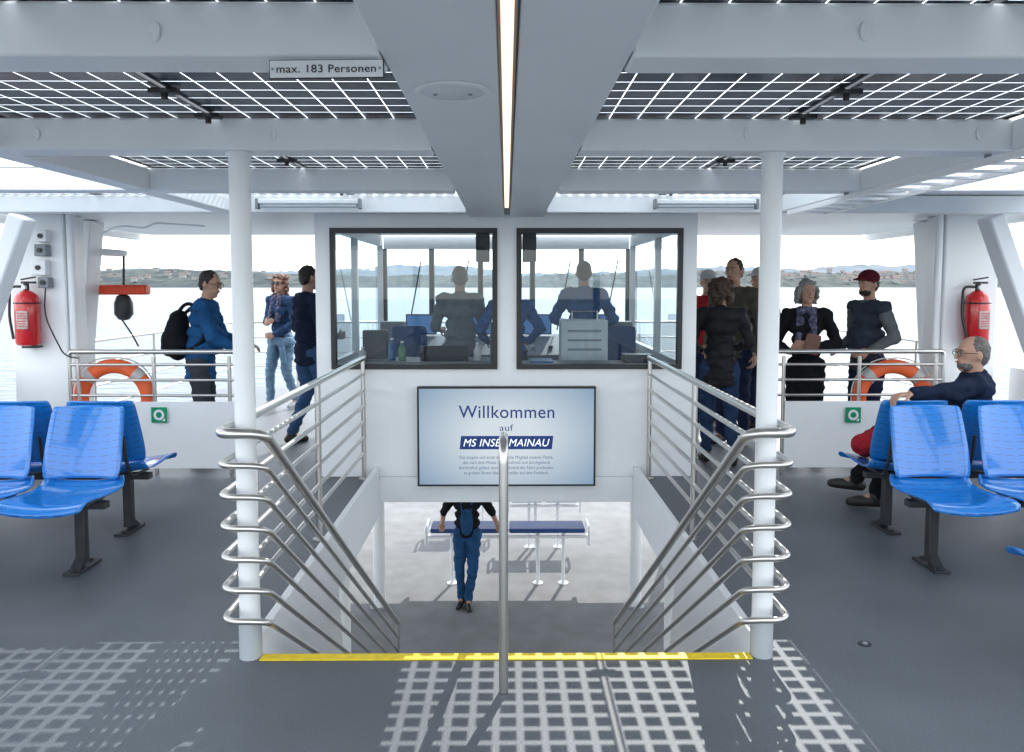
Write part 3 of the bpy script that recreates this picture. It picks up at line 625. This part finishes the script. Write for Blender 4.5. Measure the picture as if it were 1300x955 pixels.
# ------------------------------------------------------------------ people
SKIN=mat('skin',(.46,.265,.19),.55,var=.08,scale=12,spec=.3)
LIP=mat('lips',(.34,.12,.10),.5); EYW=mat('eye_white',(.45,.45,.43),.3); EYD=mat('iris',(.03,.02,.015),.2)
def cloth(name,c,var=.22,scale=7,rough=.9,bump=.4,bs=45): return mat(name,c,rough,0,var,scale,bump,bs,spec=.12)
JEANS=cloth('blue_jeans',(.04,.085,.18)); LJEANS=cloth('light_jeans',(.15,.24,.34)); DJEANS=cloth('dark_jeans',(.018,.026,.06)); BLK=cloth('black_cloth',(.011,.012,.015)); NAVY=cloth('navy_cloth',(.012,.019,.042))
BLUJ=cloth('blue_jacket',(.015,.08,.21)); GRYC=cloth('grey_cloth',(.15,.17,.19)); SCARF=cloth('patterned_scarf',(.10,.10,.16),.9,28); SHOE=mat('shoe_leather',(.015,.014,.013),.5); WSHO=mat('white_shoe',(.45,.45,.45),.5)
BRH=mat('brown_hair',(.055,.028,.017),.6,var=.5,scale=40,bump=.8,bscale=70); REDH=mat('auburn_hair',(.13,.05,.025),.6,var=.5,scale=40,bump=.8,bscale=70); DKH=mat('dark_hair',(.018,.012,.01),.55,var=.4,scale=40,bump=.7,bscale=90); GRH=mat('grey_hair',(.22,.21,.20),.6,var=.35,scale=40,bump=.8,bscale=70)
THG=mat('short_grey_hair',(.13,.115,.10),.6,var=.4,scale=60,bump=.6,bscale=120)
CAPR=cloth('maroon_cap',(.10,.012,.022)); CAPW=cloth('white_cap',(.42,.43,.43),.05); REDC=cloth('red_cloth',(.34,.02,.03)); OLIVE=cloth('olive_cloth',(.085,.078,.062)); UNIF=cloth('uniform_blue',(.025,.11,.27)); OVERALL=cloth('overall_blue',(.02,.07,.17)); PATT=cloth('blue_blouse',(.03,.06,.13),.3,14)
def remesh(mb,name,m,parent,vox,sm=3,amp=0,freq=9,clip=None):
    me=bpy.data.meshes.new(name); me.from_pydata(mb.v,[],mb.f)
    import bmesh
    bm=bmesh.new(); bm.from_mesh(me); bmesh.ops.recalc_face_normals(bm,faces=bm.faces); bm.to_mesh(me); bm.free()
    o=bpy.data.objects.new('tmp',me); C.objects.link(o)
    r=o.modifiers.new('r','REMESH'); r.mode='VOXEL'; r.voxel_size=vox
    s=o.modifiers.new('s','SMOOTH'); s.factor=.5; s.iterations=sm
    bpy.context.view_layer.update()
    m2=bpy.data.meshes.new_from_object(o.evaluated_get(bpy.context.evaluated_depsgraph_get())); bpy.data.objects.remove(o); bpy.data.meshes.remove(me)
    m2.name=name; m2.materials.clear()
    if amp or clip is not None:
        ns=[v.normal.copy() for v in m2.vertices]
        for v,n in zip(m2.vertices,ns):
            if amp: c=v.co; v.co=c+n*(amp*(noise.noise(Vector((c.x*freq,c.y*freq,c.z*freq*1.7)))+.5*noise.noise(c*freq*2.3)))
            if clip is not None and v.co.z<clip: v.co.z=clip
    o=link(name,m2,m,parent,smooth=False); m2.polygons.foreach_set('use_smooth',[True]*len(m2.polygons)); return o
def person(label,loc,rz,h=1.75,J=None,look=0,nod=0,top=NAVY,sleeve=None,bottom=JEANS,shoe=SHOE,hair=DKH,hs='short',hat=None,female=False,coat=.05,glasses=False,beard=None,vox=.008,sitting=False,short=False,curl=35,belly=0,scarf=None,group=None,bib=None):
    s=h/1.75
    j=dict(hip=(0,0,.94),neck=(0,-.01,1.46),head=(0,.02,1.625),
      shR=(.175,0,1.405),elR=(.235,-.03,1.12),wrR=(.235,.06,.87),shL=(-.175,0,1.405),elL=(-.235,-.03,1.12),wrL=(-.235,.06,.87),
      hjR=(.09,0,.91),knR=(.105,.03,.50),anR=(.11,-.02,.085),hjL=(-.09,0,.91),knL=(-.105,.03,.50),anL=(-.11,-.02,.085),
      hdR=(0,.15,-1),hdL=(0,.15,-1),hnR=(-1,0,0),hnL=(1,0,0),ftR=(.2,1,0),ftL=(-.2,1,0))
    if J: j.update(J)
    j={k:(Vector(v)*s if k[:2] not in('hd','hn','ft') else Vector(v).normalized()) for k,v in j.items()}
    fk=.92 if female else 1
    t=thing('person',label,'person',loc,group,True); t.rotation_euler=(0,0,rz)
    up=(j['neck']-j['hip']).normalized(); rx=(j['shR']-j['shL']).normalized(); fy=up.cross(rx).normalized(); rx=fy.cross(up).normalized()
    T=Matrix((rx,fy,up)).transposed()
    prof=[(0,.158,.108),(.22,.146 if not female else .136,.10),(.42,.14 if not female else .13,.098),(.66,.158,.11),(.86,.16,.10)]
    def torso(m,e,lo=0,tp=True):
        for tt,a,b in prof:
            p=j['hip'].lerp(j['neck'],tt); bb=b+(belly if .1<tt<.6 else 0)
            m.ell(p+fy*(belly*.6*s if .1<tt<.6 else 0),((a*fk+e)*s,(bb+e)*s,.095*s),T)
        if lo>0 and not sitting:
            n=max(1,int(lo/.06)+1)
            for k in range(n+1): m.ell(j['hip']-Vector((0,0,lo*k/n*s)),(((.152 if lo>.2 else .163)*fk+e)*s,(.108+e)*s,.06*s),T)
        m.cap(j['shL'],(.055+e)*s*fk,j['shR'],(.055+e)*s*fk)
        m.cap(j['neck']-up*.05*s,(.085+e*.5)*s*fk,j['neck']-up*.02*s,(.062+e*.5)*s)
    m=MB(); torso(m,0)
    if female:
        for q in (-1,1): m.ell(j['hip'].lerp(j['neck'],.62)+rx*q*.07*s+fy*.08*s,(.06*s,.055*s,.06*s),T)
    hd=j['head']; Rh=Matrix.Rotation(look,3,'Z')@Matrix.Rotation(nod,3,'X')
    m.cap(j['neck']-up*.03*s,.055*s*fk,hd-Vector((0,.01,.05))*s,.052*s*fk)
    def hp(x,y,z): return hd+Rh@(Vector((x,y,z))*s)
    m.ell(hp(0,-.005,.012),(.074*s,.095*s,.105*s),Rh); m.ell(hp(0,.03,-.055),(.052*s,.06*s,.058*s),Rh); m.ell(hp(0,.06,-.095),(.028*s,.025*s,.02*s),Rh)
    m.cap(hp(0,.086,.012),.009*s,hp(0,.108,-.022),.012*s,8)
    m.cap(hp(-.035,.082,.028),.010*s,hp(.035,.082,.028),.010*s,8)
    m.cap(hp(-.018,.085,-.05),.010*s,hp(.018,.085,-.05),.010*s,8)
    for q in (-1,1): m.ell(hp(q*.077,-.005,-.008),(.010*s,.02*s,.031*s),Rh)
    for S in 'RL':
        m.cap(j['sh'+S],.05*s*fk,j['el'+S],.04*s*fk); m.cap(j['el'+S],.04*s*fk,j['wr'+S],.027*s*fk)
        m.cap(j['hj'+S],.082*s,j['kn'+S],.055*s); m.cap(j['kn'+S],.053*s,j['an'+S],.036*s)
        m.cap(j['an'+S],.035*s,j['an'+S]+j['ft'+S]*.10*s-Vector((0,0,.045*s)),.026*s)
        d=j['hd'+S]; n=j['hn'+S]; n=(n-d*n.dot(d)).normalized(); sd=d.cross(n); 
        if (sd.dot(fy)<0 and abs(d.z)>.6): sd=-sd
        w0=j['wr'+S]; pm=w0+d*.055*s
        Mh=Matrix((sd,n,d)).transposed(); m.ell(pm,(.042*s,.016*s,.052*s),Mh,12,8)
        for fi,(off,ln) in enumerate(((.031,.072),(.011,.08),(-.010,.076),(-.029,.06))):
            b0=w0+d*.092*s+sd*off*s; c1=R(curl); c2=R(curl*2.1)
            p1=b0+(d*math.cos(c1)+n*math.sin(c1))*ln*.52*s; p2=p1+(d*math.cos(c2)+n*math.sin(c2))*ln*.48*s
            m.cap(b0,.0092*s,p1,.0085*s,8); m.cap(p1,.0085*s,p2,.0072*s,8)
        b0=w0+d*.03*s+sd*.032*s; p1=b0+(sd*.7+d*.75+n*.25).normalized()*.036*s; p2=p1+(sd*.2+d*.85+n*.5).normalized()*.03*s
        m.cap(b0,.012*s,p1,.010*s,8); m.cap(p1,.010*s,p2,.0085*s,8)
    remesh(m,'body',SKIN,t,vox,2)
    m=MB(); m.ell(j['hip']-up*.0,((.168)*s*fk,.118*s,.11*s),T)
    for S in 'RL':
        m.cap(j['hj'+S],.098*s,j['kn'+S],.070*s); dd=(j['an'+S]-j['kn'+S]); m.cap(j['kn'+S],.068*s,j['kn'+S]+dd*.95,.052*s)
        m.cap(j['hip']-up*.03*s,.10*s,j['hj'+S],.098*s)
    remesh(m,'trousers',bottom,t,.012,2,.015,11)
    m=MB(); torso(m,.02,coat)
    if female:
        for q in (-1,1): m.ell(j['hip'].lerp(j['neck'],.62)+rx*q*.07*s+fy*.085*s,(.068*s,.062*s,.065*s),T)
    slm=MB() if sleeve else m
    for S in 'RL':
        slm.cap(j['sh'+S],.066*s*fk,j['el'+S],.055*s*fk)
        if not short: slm.cap(j['el'+S],.055*s*fk,j['wr'+S].lerp(j['el'+S],.08),.040*s*fk)
    remesh(m,'jacket',top,t,.010,1,.014,11)
    if sleeve: remesh(slm,'sleeves',sleeve,t,.011,2,.010,12)
    if bib:
        m=MB(); c=j['hip'].lerp(j['neck'],.30)+fy*.10*s; m.ell(c,(.085*s,.045*s,.20*s),T); m.ell(c+fy*.03*s+up*.05*s,(.045*s,.02*s,.045*s),T)
        for q in (-1,1): m.cap(c+rx*q*.06*s+up*.14*s+fy*.015,.016*s,j['neck']+rx*q*.07*s+fy*.085*s-up*.03*s,.014*s)
        remesh(m,'overall_bib',bib,t,.01,2,.006,14)
    m=MB(); m.torus(j['neck']-up*.004*s,.062*s,.018*s,T,20,8,sq=1.2); m.build('collar',sleeve or top,t,ang=80)
    for S in 'RL':
        m=MB(); a=j['an'+S]; f=j['ft'+S]
        m.cap(a-f*.035*s-Vector((0,0,.038*s)),.044*s,a+f*.13*s-Vector((0,0,.052*s)),.040*s); m.cap(a,.050*s,a-Vector((0,0,.03*s)),.048*s)
        m.cap(a+f*.13*s-Vector((0,0,.055*s)),.038*s,a+f*.17*s-Vector((0,0,.06*s)),.032*s)
        lo=a.z-.085*s
        remesh(m,'shoe',shoe,t,.008,2,0,clip=max(lo,.001) if a.z<.2 else lo)
    for q in (-1,1):
        e=MB().ell(hp(q*.031,.081,.010),(.012*s,.009*s,.006*s),Rh,10,6).build('eye',EYW,t,ang=90)
        MB().ell(hp(q*.031,.0885,.010),(.006*s,.004*s,.006*s),Rh,8,5).build('iris',EYD,e,ang=90)
        MB().cap(hp(q*.016,.093,.030),.004*s,hp(q*.047,.084,.031),.003*s,6).build('eyebrow',hair,t,ang=90)
    MB().ell(hp(0,.096,-.051),(.022*s,.006*s,.006*s),Rh,10,6).build('mouth',LIP,t,ang=90)
    m=MB()
    if hs=='thin':
        m.ell(hp(0,-.022,.028),(.080*s,.088*s,.091*s),Rh); m.ell(hp(0,-.045,.0),(.077*s,.058*s,.085*s),Rh)
        remesh(m,'hair',hair,t,.008,1,.003,40)
    elif hs!='none':
        if hs=='short':
            m.ell(hp(0,-.018,.034),(.079*s,.091*s,.092*s),Rh); m.ell(hp(0,-.045,.0),(.077*s,.058*s,.080*s),Rh)
            for q in (-1,1): m.cap(hp(q*.070,.005,.03),.012*s,hp(q*.073,.008,.0),.007*s,8)
        else:
            m.ell(hp(0,-.018,.036),(.083*s,.096*s,.095*s),Rh); m.ell(hp(0,-.05,.0),(.078*s,.062*s,.085*s),Rh)
            m.cap(hp(-.04,.060,.088),.016*s,hp(.04,.060,.088),.016*s,8)
        if hs=='bob':
            for k in range(9):
                a=R(200+ (340-200)*k/8) ; x_,y_=.082*math.cos(a),.075*math.sin(a)-.01
                m.cap(hp(x_*.9,y_,.02),.035*s,hp(x_*1.12,y_*1.1,-.085),.03*s,8)
            for q in (-1,1): m.cap(hp(q*.08,.03,.04),.022*s,hp(q*.09,.03,-.05),.02*s,8)
        if hs in('curly','long'):
            for k in range(46 if hs=='curly' else 84):
                a=random.uniform(R(165),R(375)); z=random.uniform(-.12 if hs=='curly' else -.24,.10); rr=.088+.012*random.random()-.2*max(0,z-.05)
                m.ell(hp(rr*math.cos(a),rr*math.sin(a)*.95-.008,z),(.028*s,)*3,None,8,6)
        remesh(m,'hair',hair,t,.008,1,.012 if hs!='short' else .007,26 if hs!='short' else 34)
    if beard:
        m=MB(); m.ell(hp(0,.036,-.072),(.055*s,.058*s,.042*s),Rh)
        remesh(m,'beard',beard,t,.008,1,.004,40)
    if hat:
        m=MB(); m.ell(hp(0,-.008,.062),(.09*s,.105*s,.078*s),Rh); 
        m.add([hp(x_,y_,z_) for x_,y_,z_ in [(-.07,.07,.06),(-.06,.13,.048),(-.03,.165,.043),(.03,.165,.043),(.06,.13,.048),(.07,.07,.06),(-.07,.07,.052),(-.06,.13,.040),(-.03,.165,.035),(.03,.165,.035),(.06,.13,.040),(.07,.07,.052)]],[(0,1,2,3,4,5),(11,10,9,8,7,6),(0,6,7,1),(1,7,8,2),(2,8,9,3),(3,9,10,4),(4,10,11,5),(5,11,6,0)])
        m.build('cap',hat,t,ang=50)
    if glasses:
        m=MB()
        for q in (-1,1):
            m.torus(hp(q*.032,.100,.008),.020*s,.0022*s,Rh@Matrix.Rotation(PI/2,3,'X'),18,6); m.cyl(hp(q*.052,.098,.012),hp(q*.078,.0,.01),.0022*s,seg=6)
        m.cyl(hp(-.010,.102,.012),hp(.010,.102,.012),.0022*s,seg=6); m.build('glasses',BLACK,t,ang=80)
        if glasses=='dark':
            for q in (-1,1): MB().ell(hp(q*.032,.101,.006),(.024*s,.004*s,.02*s),Rh,12,6).build('lens',BLACK,t,ang=80)
    if scarf:
        m=MB(); m.torus(j['neck']-up*.01*s+fy*.01,.075*s,.035*s,T,20,8,sq=1.1)
        for q in (-1,1): m.cap(j['neck']+rx*q*.05*s+fy*.08*s-up*.03*s,.04*s,j['neck']+rx*q*.07*s+fy*.135*s-up*.30*s,.035*s)
        remesh(m,'scarf',scarf,t,.011,2,.01,20)
    return t
def W(px,Y,z=0): return (PX(px,Y),Y,z)
person('man in a blue jacket with a black backpack leaning over the left railing',W(253,7.12),R(-82),1.76,
   dict(neck=(0,.06,1.45),head=(0,.10,1.60),shR=(.17,.06,1.39),shL=(-.17,.06,1.39),elR=(.22,.16,1.12),wrR=(.15,.36,1.04),elL=(-.22,.16,1.12),wrL=(-.15,.36,1.04),hdR=(0,1,-.1),hdL=(0,1,-.1),hnR=(0,0,-1),hnL=(0,0,-1)),
   top=BLUJ,bottom=cloth('grey_trousers',(.05,.055,.065)),hair=DKH,coat=.18,glasses=True,nod=R(-12),belly=.05,look=R(-18))
bx0=Vector(W(253,7.12))
t=thing('backpack','black backpack on the back of the man in the blue jacket','backpack',(bx0.x-.2,7.12,1.0))
m=MB(); c=Vector((bx0.x-.20,7.10,1.16)); M=Matrix.Rotation(R(8),3,'Y'); m.ell(c,(.10,.15,.23),M); m.ell(c+Vector((-.05,0,-.06)),(.08,.13,.15),M); m.ell(c+Vector((.02,0,-.1)),(.1,.145,.14),M)
remesh(m,'bag',BLK,t,.012,3,.01,10)
for q in (-1,1): MB().sweep(fillet([c+Vector((.04,q*.09,.18)),c+Vector((.16,q*.14,.30)),c+Vector((.30,q*.13,.20)),c+Vector((.30,q*.13,-.05)),c+Vector((.08,q*.11,-.18))],.08),.016,8).build('strap',BLK,t)
person('woman with curly auburn hair, sunglasses and pale jeans on the left foredeck',W(357,10.2),R(150),1.74,
   dict(elR=(.23,.02,1.13),wrR=(.08,.20,1.12),elL=(-.24,.0,1.12),wrL=(-.10,.22,.98),hdR=(-.8,.3,.2),hdL=(.8,.4,-.1),hnR=(0,-1,0),hnL=(0,-1,0),anR=(.12,.1,.085),knR=(.11,.1,.5),anL=(-.12,-.12,.1)),
   top=PATT,bottom=LJEANS,hair=REDH,hs='long',female=True,coat=.05,glasses='dark',shoe=WSHO,scarf=SCARF,look=R(15))
t=thing('denim_jacket','pale denim jacket tied around the waist of the curly haired woman','jacket',W(357,10.1,.8))
c=Vector(W(357,10.15,.88)); m=MB(); m.torus(c,.14,.045,None,20,8,sq=1.3); m.cap(c+Vector((-.08,-.14,0)),.05,c+Vector((-.12,-.15,-.3)),.035); m.cap(c+Vector((.03,-.14,0)),.045,c+Vector((.07,-.15,-.25)),.03)
remesh(m,'cloth',LJEANS,t,.012,2,.01,14)
person('person in navy jacket and blue jeans half hidden by the left wheelhouse edge',W(391,7.9),R(-50),1.80,
   dict(elR=(.24,.02,1.12),wrR=(.14,.24,1.05),elL=(-.25,.0,1.13),wrL=(-.2,.2,.98),hdR=(-.3,1,.1),hdL=(.2,1,-.3),anR=(.12,.14,.085),knR=(.12,.14,.5),anL=(-.12,-.14,.085)),
   top=NAVY,bottom=JEANS,coat=.12,belly=.03)
person('woman in black quilted jacket and dark jeans seen from behind, right of the wheelhouse',W(915,6.95),R(-8),1.67,
   dict(elR=(.27,.02,1.14),wrR=(.16,.20,1.08),elL=(-.27,.02,1.14),wrL=(-.16,.20,1.06),hdR=(-.5,.6,.1),hdL=(.5,.6,.1),anR=(.13,-.05,.085),anL=(-.10,.10,.085),knL=(-.10,.12,.5)),
   top=cloth('quilted_black',(.018,.018,.022),.3,14,.6,.8,16),bottom=cloth('indigo_jeans',(.022,.045,.10)),hair=BRH,hs='curly',female=True,coat=.16,belly=.02)
person('tall dark haired man in olive jacket behind the woman in the black quilted jacket',W(932,7.85),R(140),1.87,None,top=OLIVE,bottom=DJEANS,coat=.1,hair=DKH)
person('person in white cap and red jacket close beside the wheelhouse corner',W(898,8.7),R(170),1.76,None,top=REDC,bottom=DJEANS,hair=GRH,hat=CAPW)
person('person in white cap and pale vest beside the grey haired woman',W(966,8.6),R(110),1.79,None,top=cloth('pale_vest',(.20,.19,.175)),sleeve=NAVY,bottom=DJEANS,hair=GRH,hat=CAPW,coat=.1)
person('grey haired woman in black coat and patterned scarf behind the right railing',W(1024,7.15),R(160),1.655,
   dict(elR=(.27,-.02,1.13),wrR=(.14,.20,1.06),elL=(-.28,.0,1.13),wrL=(-.04,.22,1.12),hdR=(-.7,.5,.3),hdL=(.9,.3,.2),hnR=(0,-1,.2),hnL=(0,-1,0)),
   top=BLK,bottom=BLK,hair=GRH,hs='bob',female=True,coat=.40,scarf=SCARF,look=R(20),belly=.035)
q=Vector(W(1032,6.88,1.08))
t=thing('purse','brown purse held by the grey haired woman','purse',q)
MB().obox(q,(.13,.03,.18),Matrix.Rotation(R(12),3,'Y')).build('body',mat('brown_leather',(.16,.06,.045),.5),t,bevel=.012)
MB().obox(q+Vector((.0,-.018,.03)),(.135,.006,.08),Matrix.Rotation(R(12),3,'Y')).build('flap',mat('brown_leather_dark',(.11,.045,.03),.5),t,bevel=.003)
person('bearded man in maroon cap, dark vest and grey sleeves behind the right railing',W(1103,7.25),R(108),1.73,
   dict(elL=(-.26,-.06,1.14),wrL=(-.20,.17,1.02),elR=(.25,-.04,1.12),wrR=(.17,.2,1.0),hdR=(-.2,1,-.1),hdL=(.2,1,-.2)),
   top=cloth('slate_vest',(.035,.045,.065)),sleeve=cloth('grey_sleeve',(.12,.135,.145)),bottom=DJEANS,hair=DKH,beard=DKH,hat=CAPR,coat=.1,look=R(8),belly=.05)
S0=Vector((3.0,5.2,0))
def rel(x,y,z): return (x-S0.x,y-S0.y,z)
person('grey bearded man in glasses seated on the right, arm over the seat backs',S0,0,1.75,
   dict(hip=rel(3.03,5.20,.53),neck=rel(3.08,5.10,1.01),head=rel(3.04,5.10,1.15),
    shR=rel(3.16,5.28,.96),shL=rel(2.99,4.96,.96),
    elL=rel(2.73,4.85,.93),wrL=rel(2.50,4.81,.93),elR=rel(3.06,5.50,.76),wrR=rel(2.85,5.52,.66),
    hjR=rel(3.08,5.28,.52),hjL=rel(2.95,5.14,.52),knL=rel(2.66,5.42,.55),anL=rel(2.64,5.52,.10),knR=rel(2.82,5.68,.56),anR=rel(2.66,5.90,.12),
    hdL=(-1,-.1,-.1),hnL=(0,0,-1),hdR=(-1,.1,-.2),hnR=(0,0,-1),ftL=(-.9,.35,0),ftR=(-.9,.4,.1)),
   look=R(88),top=NAVY,bottom=BLK,hair=THG,hs='thin',beard=THG,glasses=True,sitting=True,coat=0,belly=.03)
t=thing('red_bag','red bag lying on the blue seat beside the seated man','bag',(2.48,5.3,.43))
m=MB(); m.ell((2.56,5.22,.55),(.16,.14,.12)); m.ell((2.44,5.26,.52),(.1,.1,.08)); remesh(m,'bag',REDC,t,.012,2,.015,14)
MB().sweep(fillet([(2.46,5.2,.64),(2.48,5.15,.72),(2.62,5.15,.72),(2.66,5.2,.64)],.05),.01,8).build('strap',BLK,t)
person('crew member in grey shirt standing behind the left wheelhouse window',W(584,8.25),R(10),1.80,dict(elR=(.25,.05,1.13),wrR=(.16,.26,1.08),elL=(-.25,.05,1.13),wrL=(-.16,.26,1.08),hdR=(0,1,0),hdL=(0,1,0)),top=GRYC,bottom=DJEANS,hair=THG,short=True,vox=.01)
person('crew member in blue uniform standing at the helm behind the right window',W(741,8.45),R(-5),1.86,dict(elR=(.3,.05,1.16),wrR=(.2,.28,1.1),elL=(-.3,.05,1.16),wrL=(-.2,.28,1.1),hdR=(0,1,0),hdL=(0,1,0)),top=UNIF,bottom=DJEANS,hair=DKH,vox=.01)
person('crew member in blue sweater mostly hidden by the white mullion between the windows',W(648,8.2),R(5),1.72,dict(elR=(.33,.05,1.16),wrR=(.22,.28,1.0),elL=(-.33,.05,1.16),wrL=(-.22,.28,1.0),hdR=(0,1,0),hdL=(0,1,0)),top=cloth('bright_blue',(.016,.10,.30)),bottom=DJEANS,hair=DKH,vox=.01)
person('person in blue overalls and black vest leaning on the lower deck bench',W(592,9.93,LZ),R(178),1.76,
   dict(elR=(.31,-.10,1.16),wrR=(.36,-.34,.93),elL=(-.31,-.10,1.16),wrL=(-.37,-.34,.93),hdR=(.1,-.7,-.6),hdL=(-.1,-.7,-.6),hnR=(0,0,-1),hnL=(0,0,-1),
    hip=(0,-.02,.93),anR=(.07,.05,.085),knR=(.09,.06,.5),anL=(-.02,.12,.085),knL=(-.08,.10,.5)),
   top=BLK,bottom=OVERALL,short=True,coat=.02,look=0,bib=OVERALL)
for o in bpy.data.objects:
    if '_w' in o: del o['_w']
